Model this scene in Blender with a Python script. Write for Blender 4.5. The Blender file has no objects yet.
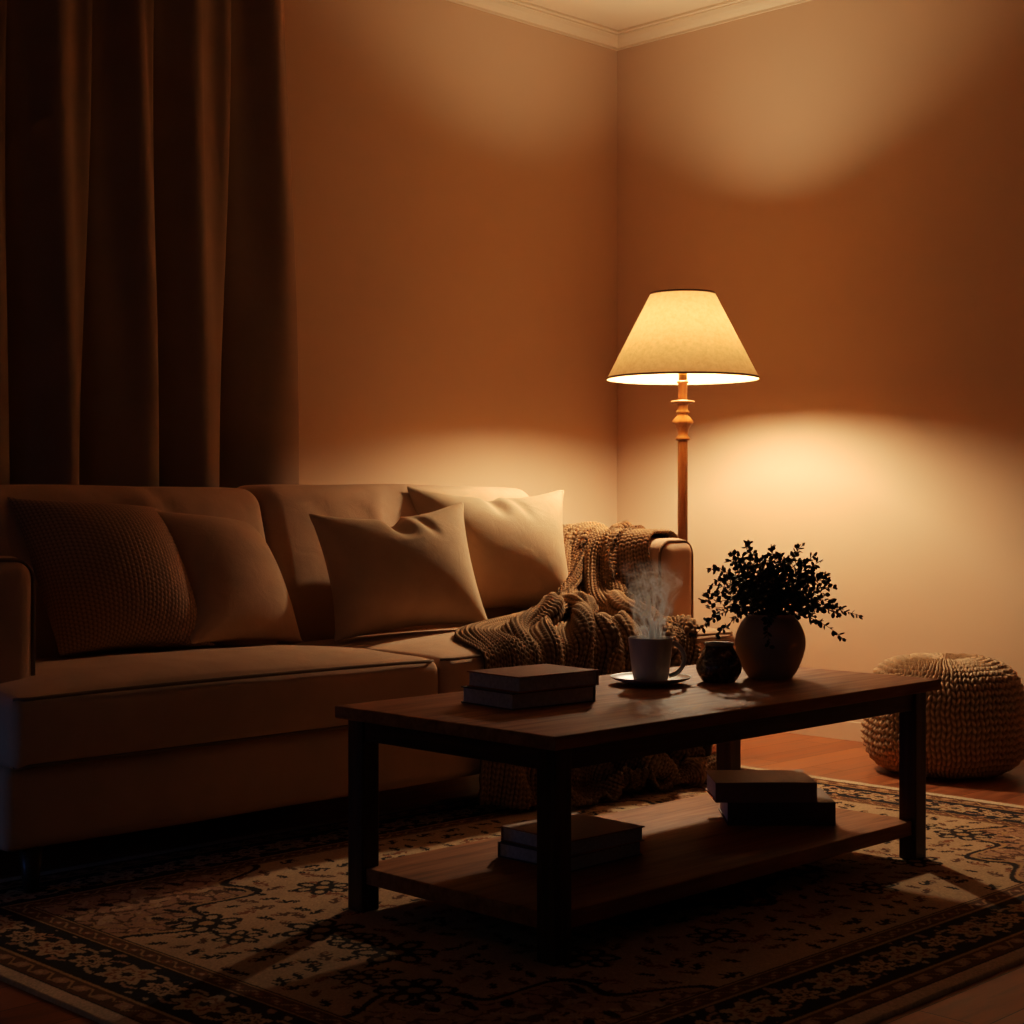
import bpy, math, random
import numpy as np
from mathutils import Matrix, Vector

random.seed(7)
rng = np.random.default_rng(7)
C = bpy.context.scene.collection
PI = math.pi
ROOT = {}          # absolute location of every top-level root

# ------------------------------------------------------------------ helpers
def mesh_data(name, verts, faces, smooth=True):
    me = bpy.data.meshes.new(name)
    v = np.asarray(verts, dtype=np.float32)
    if isinstance(faces, np.ndarray):
        k = faces.shape[1]
        me.vertices.add(len(v)); me.vertices.foreach_set('co', v.ravel())
        me.loops.add(faces.size); me.loops.foreach_set('vertex_index', faces.astype(np.int32).ravel())
        me.polygons.add(len(faces))
        me.polygons.foreach_set('loop_start', np.arange(0, faces.size, k, dtype=np.int32))
        me.update(calc_edges=True)
    else:
        me.from_pydata([tuple(map(float, p)) for p in v], [], [tuple(int(i) for i in f) for f in faces])
        me.update()
    me.validate()
    me.polygons.foreach_set('use_smooth', np.full(len(me.polygons), bool(smooth)))
    return me

def absloc(o):
    p = Vector((0, 0, 0))
    while o is not None:
        p = p + o.location
        o = o.parent
    return p

def obj(name, vf, mat, parent=None, loc=None, smooth=True, local=False):
    """ONE mesh object. vf in world coordinates unless local=True."""
    verts, faces = vf
    v = np.array(verts, dtype=np.float64)
    base = absloc(parent) if parent is not None else Vector(loc or (0, 0, 0))
    if not local:
        v = v - np.array(base)
    o = bpy.data.objects.new(name, mesh_data(name, v, faces, smooth))
    if mat: o.data.materials.append(mat)
    C.objects.link(o)
    if parent is not None: o.parent = parent
    else: o.location = base
    return o

def tag(o, label, cat, group=None, kind=None):
    o['label'] = label; o['category'] = cat
    if group: o['group'] = group
    if kind: o['kind'] = kind
    return o

def thing(name, label, cat, loc, rotz=0, group=None):
    o = bpy.data.objects.new(name, None); C.objects.link(o)
    o.empty_display_size = .05
    o.location = loc; o.rotation_euler = (0, 0, rotz)
    return tag(o, label, cat, group)

def merge(*parts):
    V, F, n = [], [], 0
    for v, f in parts:
        v = np.asarray(v, float)
        V.append(v)
        F += [tuple(int(i) + n for i in q) for q in f]
        n += len(v)
    return np.vstack(V), F

def rbox(lo, hi, r=.01, n=(1, 1, 1), k=3):
    """rounded box, gridded faces: n cells between the rounded margins, k cells across each margin"""
    lo = np.array(lo, float); hi = np.array(hi, float)
    r = min(r, .499 * (hi - lo).min())
    ax = []
    for i in range(3):
        m = np.linspace(lo[i] + r, hi[i] - r, n[i] + 1)
        t = np.tan(np.linspace(-PI / 4, 0, k + 1))[:-1]
        a = lo[i] + r + r * t
        b = hi[i] - r - r * t[::-1]
        ax.append(np.concatenate([a, m, b]))
    idx, V, F = {}, [], []
    dims = [len(a) for a in ax]
    def vid(i, j, l):
        key = (i, j, l)
        if key not in idx:
            idx[key] = len(V); V.append((ax[0][i], ax[1][j], ax[2][l]))
        return idx[key]
    a, b, c = dims
    for i in range(a - 1):
        for j in range(b - 1):
            F.append((vid(i, j, 0), vid(i, j + 1, 0), vid(i + 1, j + 1, 0), vid(i + 1, j, 0)))
            F.append((vid(i, j, c - 1), vid(i + 1, j, c - 1), vid(i + 1, j + 1, c - 1), vid(i, j + 1, c - 1)))
    for i in range(a - 1):
        for l in range(c - 1):
            F.append((vid(i, 0, l), vid(i + 1, 0, l), vid(i + 1, 0, l + 1), vid(i, 0, l + 1)))
            F.append((vid(i, b - 1, l), vid(i, b - 1, l + 1), vid(i + 1, b - 1, l + 1), vid(i + 1, b - 1, l)))
    for j in range(b - 1):
        for l in range(c - 1):
            F.append((vid(0, j, l), vid(0, j, l + 1), vid(0, j + 1, l + 1), vid(0, j + 1, l)))
            F.append((vid(a - 1, j, l), vid(a - 1, j + 1, l), vid(a - 1, j + 1, l + 1), vid(a - 1, j, l + 1)))
    P = np.array(V)
    inner = np.clip(P, lo + r, hi - r)
    d = P - inner
    L = np.linalg.norm(d, axis=1, keepdims=True)
    P = inner + d / np.maximum(L, 1e-9) * r
    return P, F

def lathe(profile, n=48, center=(0, 0, 0), cap=True):
    """profile: list of (radius, z) bottom to top"""
    V, F = [], []
    m = len(profile)
    for r, z in profile:
        for i in range(n):
            a = 2 * PI * i / n
            V.append((center[0] + r * math.cos(a), center[1] + r * math.sin(a), center[2] + z))
    for j in range(m - 1):
        for i in range(n):
            i2 = (i + 1) % n
            F.append((j * n + i, j * n + i2, (j + 1) * n + i2, (j + 1) * n + i))
    if cap:
        if profile[0][0] > 1e-6: F.append(tuple(range(n - 1, -1, -1)))
        if profile[-1][0] > 1e-6: F.append(tuple((m - 1) * n + i for i in range(n)))
    return np.array(V), F

def smooth_profile(pts, sub=6):
    """Catmull-Rom through (r, z) points"""
    P = np.array([pts[0]] + list(pts) + [pts[-1]], float)
    out = []
    for i in range(1, len(P) - 2):
        for t in np.linspace(0, 1, sub, endpoint=False):
            p0, p1, p2, p3 = P[i - 1], P[i], P[i + 1], P[i + 2]
            out.append(.5 * ((2 * p1) + (-p0 + p2) * t + (2 * p0 - 5 * p1 + 4 * p2 - p3) * t ** 2 + (-p0 + 3 * p1 - 3 * p2 + p3) * t ** 3))
    out.append(P[-1])
    return [(max(0., a[0]), a[1]) for a in out]

def tube(path, r, n=8, closed=False):
    P = np.asarray(path, float)
    m = len(P)
    R = np.full(m, r) if np.isscalar(r) else np.asarray(r, float)
    T = np.gradient(P, axis=0)
    if closed:
        T = np.roll(P, -1, 0) - np.roll(P, 1, 0)
    T /= np.maximum(np.linalg.norm(T, axis=1, keepdims=True), 1e-9)
    up = np.array([0, 0, 1.]) if abs(T[0][2]) < .9 else np.array([1., 0, 0])
    N = np.cross(T[0], up); N /= np.linalg.norm(N)
    V, F = [], []
    for i in range(m):
        N = N - T[i] * N.dot(T[i]); N /= max(np.linalg.norm(N), 1e-9)
        B = np.cross(T[i], N)
        for j in range(n):
            a = 2 * PI * j / n
            V.append(P[i] + R[i] * (math.cos(a) * N + math.sin(a) * B))
    for i in range(m if closed else m - 1):
        i2 = (i + 1) % m
        for j in range(n):
            j2 = (j + 1) % n
            F.append((i * n + j, i * n + j2, i2 * n + j2, i2 * n + j))
    if not closed:
        F.append(tuple(range(n - 1, -1, -1))); F.append(tuple((m - 1) * n + j for j in range(n)))
    return np.array(V), F

def grid_faces(nu, nv, wrap_u=False):
    """verts indexed [u*nv+v]"""
    u = np.arange(nu if wrap_u else nu - 1); v = np.arange(nv - 1)
    U, Vv = np.meshgrid(u, v, indexing='ij')
    U2 = (U + 1) % nu
    return np.stack([U * nv + Vv, U2 * nv + Vv, U2 * nv + Vv + 1, U * nv + Vv + 1], -1).reshape(-1, 4)

def bumps(P, amp, freq, seed=0, n=10):
    """cheap smooth pseudo-noise displacement field from random sines"""
    g = np.random.default_rng(seed)
    out = np.zeros(len(P))
    for _ in range(n):
        k = g.normal(size=3) * freq
        out += np.sin(P @ k + g.uniform(0, 6.28))
    return amp * out / math.sqrt(n)

def sstep(a, b, x):
    t = np.clip((x - a) / (b - a), 0, 1)
    return t * t * (3 - 2 * t)

# ------------------------------------------------------------------ materials
class NT:
    def __init__(self, name):
        self.m = bpy.data.materials.new(name); self.m.use_nodes = True
        self.t = self.m.node_tree; self.t.nodes.clear()
        self.out = self.t.nodes.new('ShaderNodeOutputMaterial')
    def n(self, kind, **kw):
        nd = self.t.nodes.new('ShaderNode' + kind)
        for k, v in kw.items():
            if k.startswith('i_'):
                key = k[2:]
                key = int(key) if key.isdigit() else key.replace('_', ' ')
                nd.inputs[key].default_value = v
            else: setattr(nd, k, v)
        return nd
    def l(self, a, b): self.t.links.new(a, b)
    def math(self, op, a, b=None, clamp=False):
        nd = self.n('Math', operation=op, use_clamp=clamp)
        for i, x in enumerate((a, b)):
            if x is None: continue
            if hasattr(x, 'is_output'): self.l(x, nd.inputs[i])
            else: nd.inputs[i].default_value = x
        return nd.outputs[0]
    def coords(self, kind='Object', scale=(1, 1, 1), rot=(0, 0, 0)):
        tc = self.n('TexCoord'); mp = self.n('Mapping')
        mp.inputs['Scale'].default_value = scale; mp.inputs['Rotation'].default_value = rot
        self.l(tc.outputs[kind], mp.inputs['Vector'])
        return mp.outputs[0]
    def ramp(self, fac, stops):
        r = self.n('ValToRGB'); e = r.color_ramp.elements
        while len(e) < len(stops): e.new(.5)
        for el, (p, c) in zip(e, stops):
            el.position = p; el.color = (*c, 1)
        self.l(fac, r.inputs[0])
        return r.outputs[0]
    def bsdf(self, **kw):
        b = self.n('BsdfPrincipled')
        for k, v in kw.items():
            b.inputs[k.replace('_', ' ')].default_value = v
        self.l(b.outputs[0], self.out.inputs[0])
        return b

def c4(c): return (*c, 1)

def fabric(name, col, col2=None, weave=700, rough=.9, bump=.25, sheen=.25, mottle=6):
    m = NT(name); b = m.bsdf(Roughness=rough)
    b.inputs['Sheen Weight'].default_value = sheen
    b.inputs['Sheen Tint'].default_value = c4(col)
    b.inputs['Specular IOR Level'].default_value = .15
    v = m.coords()
    nz = m.n('TexNoise', i_Scale=mottle, i_Detail=5.0); m.l(v, nz.inputs['Vector'])
    col2 = col2 or tuple(x * .8 for x in col)
    m.l(m.ramp(nz.outputs[0], [(.35, col2), (.65, col)]), b.inputs['Base Color'])
    fn = m.n('TexNoise', i_Scale=weave, i_Detail=2.0); m.l(v, fn.inputs['Vector'])
    wr = m.n('TexNoise', i_Scale=14.0, i_Detail=3.0, i_Distortion=1.0); m.l(v, wr.inputs['Vector'])
    h = m.math('ADD', m.math('MULTIPLY', fn.outputs[0], .12), m.math('MULTIPLY', wr.outputs[0], .8))
    bp = m.n('Bump', i_Strength=bump, i_Distance=.012); m.l(h, bp.inputs['Height'])
    m.l(bp.outputs[0], b.inputs['Normal'])
    return m.m

def plain(name, col, rough=.6, spec=.4, metallic=0., mott=.85, scale=20, bump=0.):
    m = NT(name); b = m.bsdf(Roughness=rough, Metallic=metallic)
    b.inputs['Specular IOR Level'].default_value = spec
    v = m.coords()
    nz = m.n('TexNoise', i_Scale=float(scale), i_Detail=4.0); m.l(v, nz.inputs['Vector'])
    m.l(m.ramp(nz.outputs[0], [(.3, tuple(x * mott for x in col)), (.7, col)]), b.inputs['Base Color'])
    if bump:
        bp = m.n('Bump', i_Strength=bump, i_Distance=.004); m.l(nz.outputs[0], bp.inputs['Height'])
        m.l(bp.outputs[0], b.inputs['Normal'])
    return m.m

def wood(name, dark, mid, light, along='x', rough=.38, scale=1.0, spec=.22):
    m = NT(name); b = m.bsdf(Roughness=rough)
    b.inputs['Specular IOR Level'].default_value = spec
    s = {'x': (1.2, 14, 14), 'y': (14, 1.2, 14), 'z': (14, 14, 1.2)}[along]
    v = m.coords('Object', tuple(k * scale for k in s))
    n1 = m.n('TexNoise', i_Scale=2.2, i_Detail=6.0, i_Roughness=.6, i_Distortion=.6); m.l(v, n1.inputs['Vector'])
    n2 = m.n('TexNoise', i_Scale=9.0, i_Detail=4.0, i_Distortion=.2); m.l(v, n2.inputs['Vector'])
    f = m.math('ADD', m.math('MULTIPLY', n1.outputs[0], .75), m.math('MULTIPLY', n2.outputs[0], .25))
    m.l(m.ramp(f, [(.32, dark), (.5, mid), (.68, light)]), b.inputs['Base Color'])
    bp = m.n('Bump', i_Strength=.12, i_Distance=.003); m.l(f, bp.inputs['Height'])
    m.l(bp.outputs[0], b.inputs['Normal'])
    rr = m.math('ADD', m.math('MULTIPLY', n2.outputs[0], .2), rough - .1)
    m.l(rr, b.inputs['Roughness'])
    return m.m

def wall_mat(name, col):
    m = NT(name); b = m.bsdf(Roughness=.85); b.inputs['Specular IOR Level'].default_value = .15
    v = m.coords()
    nz = m.n('TexNoise', i_Scale=1.3, i_Detail=4.0); m.l(v, nz.inputs['Vector'])
    m.l(m.ramp(nz.outputs[0], [(.3, tuple(x * .95 for x in col)), (.7, col)]), b.inputs['Base Color'])
    n2 = m.n('TexNoise', i_Scale=160.0, i_Detail=3.0); m.l(v, n2.inputs['Vector'])
    bp = m.n('Bump', i_Strength=.06, i_Distance=.003); m.l(n2.outputs[0], bp.inputs['Height'])
    m.l(bp.outputs[0], b.inputs['Normal'])
    return m.m

def floor_mat():
    m = NT('floorboards'); b = m.bsdf(Roughness=.35); b.inputs['Specular IOR Level'].default_value = .45
    v = m.coords()
    br = m.n('TexBrick', offset=.37, squash=1.0)
    br.inputs['Scale'].default_value = 1.0
    br.inputs['Brick Width'].default_value = 1.3; br.inputs['Row Height'].default_value = .13
    br.inputs['Mortar Size'].default_value = .0016; br.inputs['Mortar Smooth'].default_value = .3
    br.inputs['Bias'].default_value = 0.
    br.inputs['Color1'].default_value = (.0, .0, .0, 1); br.inputs['Color2'].default_value = (1, 1, 1, 1)
    br.inputs['Mortar'].default_value = (.5, .5, .5, 1)
    m.l(v, br.inputs['Vector'])
    tone = m.n('SeparateColor'); m.l(br.outputs['Color'], tone.inputs[0])
    v2 = m.coords('Object', (1.4, 16, 1))
    ad = m.n('VectorMath', operation='ADD'); sc = m.n('VectorMath', operation='SCALE')
    m.l(br.outputs['Color'], sc.inputs[0]); sc.inputs['Scale'].default_value = 9.
    m.l(v2, ad.inputs[0]); m.l(sc.outputs[0], ad.inputs[1])
    n1 = m.n('TexNoise', i_Scale=2.0, i_Detail=7.0, i_Roughness=.62, i_Distortion=.5); m.l(ad.outputs[0], n1.inputs['Vector'])
    f = m.math('ADD', m.math('MULTIPLY', n1.outputs[0], .8), m.math('MULTIPLY', tone.outputs[0], .2))
    col = m.ramp(f, [(.3, (.15, .044, .015)), (.5, (.33, .108, .038)), (.75, (.46, .17, .062))])
    mx = m.n('MixRGB', i_Color2=(.02, .008, .004, 1)); m.l(br.outputs['Fac'], mx.inputs[0]); m.l(col, mx.inputs[1])
    m.l(mx.outputs[0], b.inputs['Base Color'])
    h = m.math('SUBTRACT', m.math('MULTIPLY', n1.outputs[0], .25), br.outputs['Fac'])
    bp = m.n('Bump', i_Strength=.25, i_Distance=.003); m.l(h, bp.inputs['Height']); m.l(bp.outputs[0], b.inputs['Normal'])
    m.l(m.math('ADD', m.math('MULTIPLY', n1.outputs[0], .25), .24), b.inputs['Roughness'])
    return m.m

WALL = (.575, .385, .25)
M = {}
M['wall'] = wall_mat('painted_wall', WALL)
M['ceiling'] = wall_mat('painted_ceiling', (.68, .50, .34))
M['trim'] = wall_mat('painted_trim', (.68, .50, .34))
M['floor'] = floor_mat()
M['sofa'] = fabric('sofa_linen', (.55, .345, .215), (.48, .295, .18))
M['sofa_piping'] = fabric('sofa_piping', (.20, .12, .07), bump=.1)
M['sofa_leg'] = wood('sofa_leg_wood', (.02, .01, .006), (.04, .02, .01), (.06, .03, .015), 'z')
M['tan'] = fabric('tan_linen', (.53, .355, .215), (.47, .31, .185), mottle=9)
M['brown_linen'] = fabric('brown_linen', (.53, .335, .21), (.46, .285, .175), mottle=9)
M['curtain'] = fabric('curtain_velvet', (.32, .215, .145), (.28, .185, .122), weave=400, bump=.06, sheen=.6)
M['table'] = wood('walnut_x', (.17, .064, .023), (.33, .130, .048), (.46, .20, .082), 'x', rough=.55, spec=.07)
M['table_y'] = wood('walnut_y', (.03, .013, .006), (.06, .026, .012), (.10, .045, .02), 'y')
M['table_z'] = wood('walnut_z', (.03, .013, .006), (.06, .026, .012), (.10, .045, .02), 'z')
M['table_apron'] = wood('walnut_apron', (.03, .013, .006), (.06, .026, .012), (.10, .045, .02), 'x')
M['lamp_wood'] = wood('lamp_turned_wood', (.20, .09, .04), (.30, .15, .07), (.40, .22, .11), 'z', rough=.4)
M['leaf'] = plain('dark_leaf', (.022, .026, .012), rough=.5, spec=.35, scale=60)
M['stem'] = plain('dark_stem', (.03, .02, .012), rough=.7)
M['vase'] = plain('stoneware', (.44, .32, .24), rough=.65, spec=.35, scale=9, mott=.8, bump=.15)
M['mug'] = plain('grey_ceramic', (.56, .50, .45), rough=.4, spec=.5, scale=30, mott=.93)
M['coffee'] = plain('coffee', (.05, .022, .01), rough=.08, spec=.6)
M['pages'] = plain('book_pages', (.60, .58, .55), rough=.9, spec=.1, scale=120, mott=.7)
M['cover_brown'] = plain('cover_brown', (.32, .155, .085), rough=.55, spec=.3, scale=60)
M['cover_slate'] = plain('cover_slate', (.10, .085, .08), rough=.55, spec=.3, scale=60)
M['cover_tan'] = plain('cover_tan', (.24, .14, .085), rough=.6, spec=.25, scale=60)
M['cover_rust'] = plain('cover_rust', (.38, .165, .085), rough=.6, spec=.25, scale=60)
M['cover_dark'] = plain('cover_dark', (.10, .05, .032), rough=.6, spec=.25, scale=60)
M['socket'] = plain('brass', (.35, .2, .08), rough=.35, metallic=1.)

# knit materials
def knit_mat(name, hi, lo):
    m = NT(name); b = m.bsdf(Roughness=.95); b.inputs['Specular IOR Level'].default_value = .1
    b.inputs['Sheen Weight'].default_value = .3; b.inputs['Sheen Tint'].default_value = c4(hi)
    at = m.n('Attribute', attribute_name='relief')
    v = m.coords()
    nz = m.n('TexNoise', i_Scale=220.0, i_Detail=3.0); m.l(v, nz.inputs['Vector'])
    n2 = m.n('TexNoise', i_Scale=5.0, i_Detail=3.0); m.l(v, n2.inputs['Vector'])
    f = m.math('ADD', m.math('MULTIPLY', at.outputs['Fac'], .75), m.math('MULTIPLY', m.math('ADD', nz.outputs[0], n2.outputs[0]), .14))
    m.l(m.ramp(f, [(.12, lo), (.75, hi)]), b.inputs['Base Color'])  # stitch valleys darkened in the colour, as cavity shade
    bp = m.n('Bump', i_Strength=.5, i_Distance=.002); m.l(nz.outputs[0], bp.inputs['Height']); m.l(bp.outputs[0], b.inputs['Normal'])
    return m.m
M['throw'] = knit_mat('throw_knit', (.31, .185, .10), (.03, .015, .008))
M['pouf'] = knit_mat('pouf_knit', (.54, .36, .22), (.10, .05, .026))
M['knit_pillow'] = knit_mat('pillow_knit', (.54, .32, .20), (.09, .05, .034))

def shade_mat():
    m = NT('linen_shade')
    v = m.coords()
    nz = m.n('TexNoise', i_Scale=55.0, i_Detail=5.0, i_Roughness=.7); m.l(v, nz.inputs['Vector'])
    col = m.ramp(nz.outputs[0], [(.3, (.74, .38, .14)), (.7, (.92, .50, .20))])
    d = m.n('BsdfDiffuse'); t = m.n('BsdfTranslucent')
    m.l(col, d.inputs[0]); m.l(col, t.inputs[0])
    mx = m.n('MixShader', i_0=.030)
    m.l(d.outputs[0], mx.inputs[1]); m.l(t.outputs[0], mx.inputs[2])
    m.l(mx.outputs[0], m.out.inputs[0])
    return m.m
M['shade'] = shade_mat()
M['shade_trim'] = plain('shade_trim', (.16, .085, .04), rough=.8)
LAMP_COL = (1.0, .775, .51)
def bulb_mat():
    m = NT('bulb_glow'); e = m.n('Emission', i_Color=c4(LAMP_COL), i_Strength=LAMP_POWER)
    m.l(e.outputs[0], m.out.inputs[0]); return m.m
LAMP_POWER = 1270.0
M['bulb'] = bulb_mat()

def jar_mat():
    m = NT('jar_glaze'); b = m.bsdf(Roughness=.2, Metallic=.35); b.inputs['Specular IOR Level'].default_value = .7
    v = m.coords()
    vo = m.n('TexVoronoi', i_Scale=38.0); m.l(v, vo.inputs['Vector'])
    nz = m.n('TexNoise', i_Scale=30.0, i_Detail=4.0, i_Distortion=1.5); m.l(v, nz.inputs['Vector'])
    m.l(m.ramp(nz.outputs[0], [(.38, (.03, .016, .010)), (.55, (.10, .055, .03)), (.68, (.40, .26, .15))]), b.inputs['Base Color'])
    bp = m.n('Bump', i_Strength=.7, i_Distance=.006); m.l(vo.outputs[0], bp.inputs['Height']); m.l(bp.outputs[0], b.inputs['Normal'])
    return m.m
M['jar'] = jar_mat()

# ------------------------------------------------------------------ layout (metres; camera over the origin)
CAM_Z = .91
FZ = -.014                              # floor level
XW, YW, ZC = 5.35, 4.70, 2.94          # right wall, back wall, ceiling

# ------------------------------------------------------------------ the room
def struct(name, vf, mat, smooth=False):
    o = obj(name, vf, mat, smooth=smooth); o['kind'] = 'structure'; return o
def box(lo, hi):
    (a, b, c), (d, e, f) = lo, hi
    V = [(a, b, c), (d, b, c), (d, e, c), (a, e, c), (a, b, f), (d, b, f), (d, e, f), (a, e, f)]
    F = [(0, 3, 2, 1), (4, 5, 6, 7), (0, 1, 5, 4), (1, 2, 6, 5), (2, 3, 7, 6), (3, 0, 4, 7)]
    return np.array(V, float), F
struct('floor', box((-1.2, -1.2, -.12), (XW + .1, YW + .1, FZ)), M['floor'])
struct('ceiling', box((-1.2, -1.2, ZC), (XW + .1, YW + .1, ZC + .1)), M['ceiling'])
struct('wall_back', box((-1.2, YW, FZ), (XW + .1, YW + .1, ZC)), M['wall'])
struct('wall_right', box((XW, -1.2, FZ), (XW + .1, YW, ZC)), M['wall'])
def sweep(profile, which):
    """profile (out, z) swept along a wall with a mitre at the corner"""
    V, F = [], []
    m = len(profile)
    for end in (0, 1):
        for o_, z in profile:
            if which == 'back': V.append((XW - o_ if end else -1.2, YW - o_, z))
            else: V.append((XW - o_, YW - o_ if end else -1.2, z))
    for i in range(m - 1):
        F.append((i, i + 1, m + i + 1, m + i))
    return np.array(V), F
crown = [(0, ZC - .066), (.008, ZC - .066), (.008, ZC - .056), (.013, ZC - .052), (.022, ZC - .045), (.033, ZC - .032), (.040, ZC - .018),
         (.046, ZC - .018), (.046, ZC - .012), (.060, ZC - .010), (.060, ZC - .002), (.060, ZC)]
struct('trim_1', sweep(crown, 'back'), M['trim'])
struct('trim_2', sweep(crown, 'right'), M['trim'])
bb = [(0, .085), (.006, .085), (.008, .078), (.012, .070), (.012, .060), (.016, .056), (.016, FZ)]
struct('baseboard_back', sweep(bb, 'back'), M['trim'])
struct('baseboard_right', sweep(bb, 'right'), M['trim'])

# ------------------------------------------------------------------ curtain
def curtain():
    X0, X1 = 1.75, 3.465
    nu, nv = 520, 70
    s = np.linspace(0, 1, nu); z = np.linspace(.01, ZC - .012, nv)
    S, Z = np.meshgrid(s, z, indexing='ij')
    X = X0 + (X1 - X0) * S
    crest = np.array([1.49, 1.78, 2.05, 2.31, 2.575, 2.84, 3.085, 3.41, 3.76])   # crests of the big folds
    ph = np.interp(X, crest, np.arange(len(crest)))
    top = sstep(1.2, 2.9, Z)
    w = ph + .05 * np.sin(3.1 * ph + 1.3 * Z)
    big = np.cos(2 * PI * w)
    A = .058 + .010 * np.sin(5 * ph)
    rd_ = 2 * np.abs(np.cos(PI * w)) ** .85 - 1
    Y = YW - .115 - A * (rd_ * 1.05 + .10 * np.cos(4 * PI * w + .6)) * (1 - .45 * top)
    Y -= top * .020 * np.cos(4 * PI * w + 1.0) + .008 * np.sin(9.3 * ph + 2.1 * Z)
    Xo = X + .022 * rd_ * (1 - top * .6)          # lean the folds so that they overlap
    edge = sstep(.0, 3.0, 3.0 - Z)
    Xo = Xo + (edge - .6) * .035 * sstep(.75, 1, S)
    V = np.stack([Xo, Y, Z], -1).reshape(-1, 3)
    o = obj('curtain', (V, grid_faces(nu, nv)), M['curtain'], loc=(2.6, YW - .11, .03))
    sm = o.modifiers.new('thick', 'SOLIDIFY'); sm.thickness = .004; sm.offset = 0
    tag(o, 'full length brown curtain hanging in deep folds behind the sofa', 'curtain')
curtain()

# ------------------------------------------------------------------ sofa
SX0, SX1, SXM = 1.80, 4.52, 3.125
SY0 = 3.42                 # front of the seat
ARM_Y = 3.60
SEAT_Z = .455
RUG_Z = FZ + .008
sofa = thing('sofa', 'long taupe fabric sofa with two seat cushions and piped edges', 'sofa', ((SX0 + SX1) / 2, 3.95, FZ))
P, F = rbox((SX0, SY0 + .012, .10), (SX1, 4.46, .295), .03, (24, 8, 2))
P[:, 1] -= .004 * np.sin(P[:, 0] * 9) * (P[:, 1] < 3.6)
obj('base', (P, F), M['sofa'], sofa)
obj('backrest', rbox((SX0 + .02, 4.24, .12), (SX1 - .02, 4.50, .84), .06, (10, 2, 4)), M['sofa'], sofa)

def crown_z(x, y, x0, x1):
    u = np.clip((x - x0) / (x1 - x0), 0, 1); v = np.clip((y - SY0) / .85, 0, 1)
    return .042 * (4 * u * (1 - u)) ** .5 * np.sin(PI * v ** .55) ** .8
def seat(x0, x1, seed):
    P, F = rbox((x0, SY0 - .012, .292), (x1, 4.32, SEAT_Z), .028, (40, 26, 3))
    top = P[:, 2] > SEAT_Z - .05
    cz = crown_z(P[:, 0], P[:, 1], x0, x1)
    P[:, 2] += np.where(top, cz, 0)
    wr = np.zeros(len(P))                                 # pulled creases running back from the front edge
    g = np.random.default_rng(seed)
    for _ in range(9):
        cx = g.uniform(x0 + .1, x1 - .1); sl = g.uniform(-.5, .8); wd = g.uniform(.012, .025)
        d = (P[:, 0] - cx - sl * (P[:, 1] - SY0)) / wd
        wr += np.exp(-d * d) * g.uniform(-.004, .004) * np.exp(-((P[:, 1] - SY0 - g.uniform(.05, .3)) / .13) ** 2)
    P[:, 2] += np.where(top, wr + bumps(P, .0018, 9, seed), 0)
    front = P[:, 1] < SY0 + .02
    u = (P[:, 0] - x0) / (x1 - x0)
    P[:, 1] -= np.where(front, .016 * np.sin(PI * np.clip((P[:, 2] - .29) / .17, 0, 1)) * (4 * u * (1 - u)) ** .3, 0)
    o = obj('seat_cushion', (P, F), M['sofa'], sofa)
    for z in (SEAT_Z - .004, .300):
        xs = np.linspace(x0 + .012, x1 - .012, 40)
        y = np.full(40, SY0 - .010); zz = np.full(40, z)
        y[0] += .02; y[-1] += .02
        if z > .4: zz = zz + crown_z(xs, np.full(40, SY0 + .004), x0, x1) * .8
        obj('piping', tube(np.stack([xs, y, zz], -1), .0045, 8), M['sofa_piping'], o)
seat(SX0 + .006, SXM - .003, 3)
seat(SXM + .003, SX1 - .006, 5)

def back_cushion(x0, x1, seed, ztop):
    n = (44, 6, 24)
    P, F = rbox((x0, 4.12, .44), (x1, 4.36, ztop), .055, n, 4)
    u = (P[:, 0] - x0) / (x1 - x0); v = (P[:, 2] - .44) / (ztop - .44)
    plump = (np.clip(4 * u * (1 - u), 0, 1) ** .5) * np.sin(PI * np.clip(.08 + v * .84, 0, 1))
    front = P[:, 1] < 4.24
    P[:, 1] += np.where(front, -.055 * plump, .03 * plump)
    P[:, 1] += .13 * v - .02                               # lean back
    P[:, 2] += .014 * np.clip(4 * u * (1 - u), 0, 1) ** .4 * v + bumps(P, .003, 7, seed) * v
    g = np.random.default_rng(seed)
    for _ in range(11):                                    # creases below the top edge
        cx = g.uniform(x0 + .06, x1 - .06); sl = g.uniform(-.9, .9); wd = g.uniform(.014, .03)
        d = (P[:, 0] - cx - sl * (ztop - P[:, 2])) / wd
        P[:, 1] += np.exp(-d * d) * g.uniform(-.012, .012) * np.exp(-((ztop - .07 - P[:, 2]) / .09) ** 2)
    if seed == 11:                                         # soft folded bulge beside the left cushions
        d = (P[:, 0] - 2.62 - .5 * (ztop - P[:, 2])) / .05
        P[:, 1] -= .022 * np.exp(-d * d) * sstep(.6, .8, P[:, 2])
        d = (P[:, 0] - 2.70 - .5 * (ztop - P[:, 2])) / .022
        P[:, 1] += .016 * np.exp(-d * d) * sstep(.6, .8, P[:, 2])
    obj('back_cushion', (P, F), M['sofa'], sofa)
back_cushion(SX0 + .17, SXM - .02, 11, .94)
back_cushion(SXM - .01, SX1 - .17, 12, .95)

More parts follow.
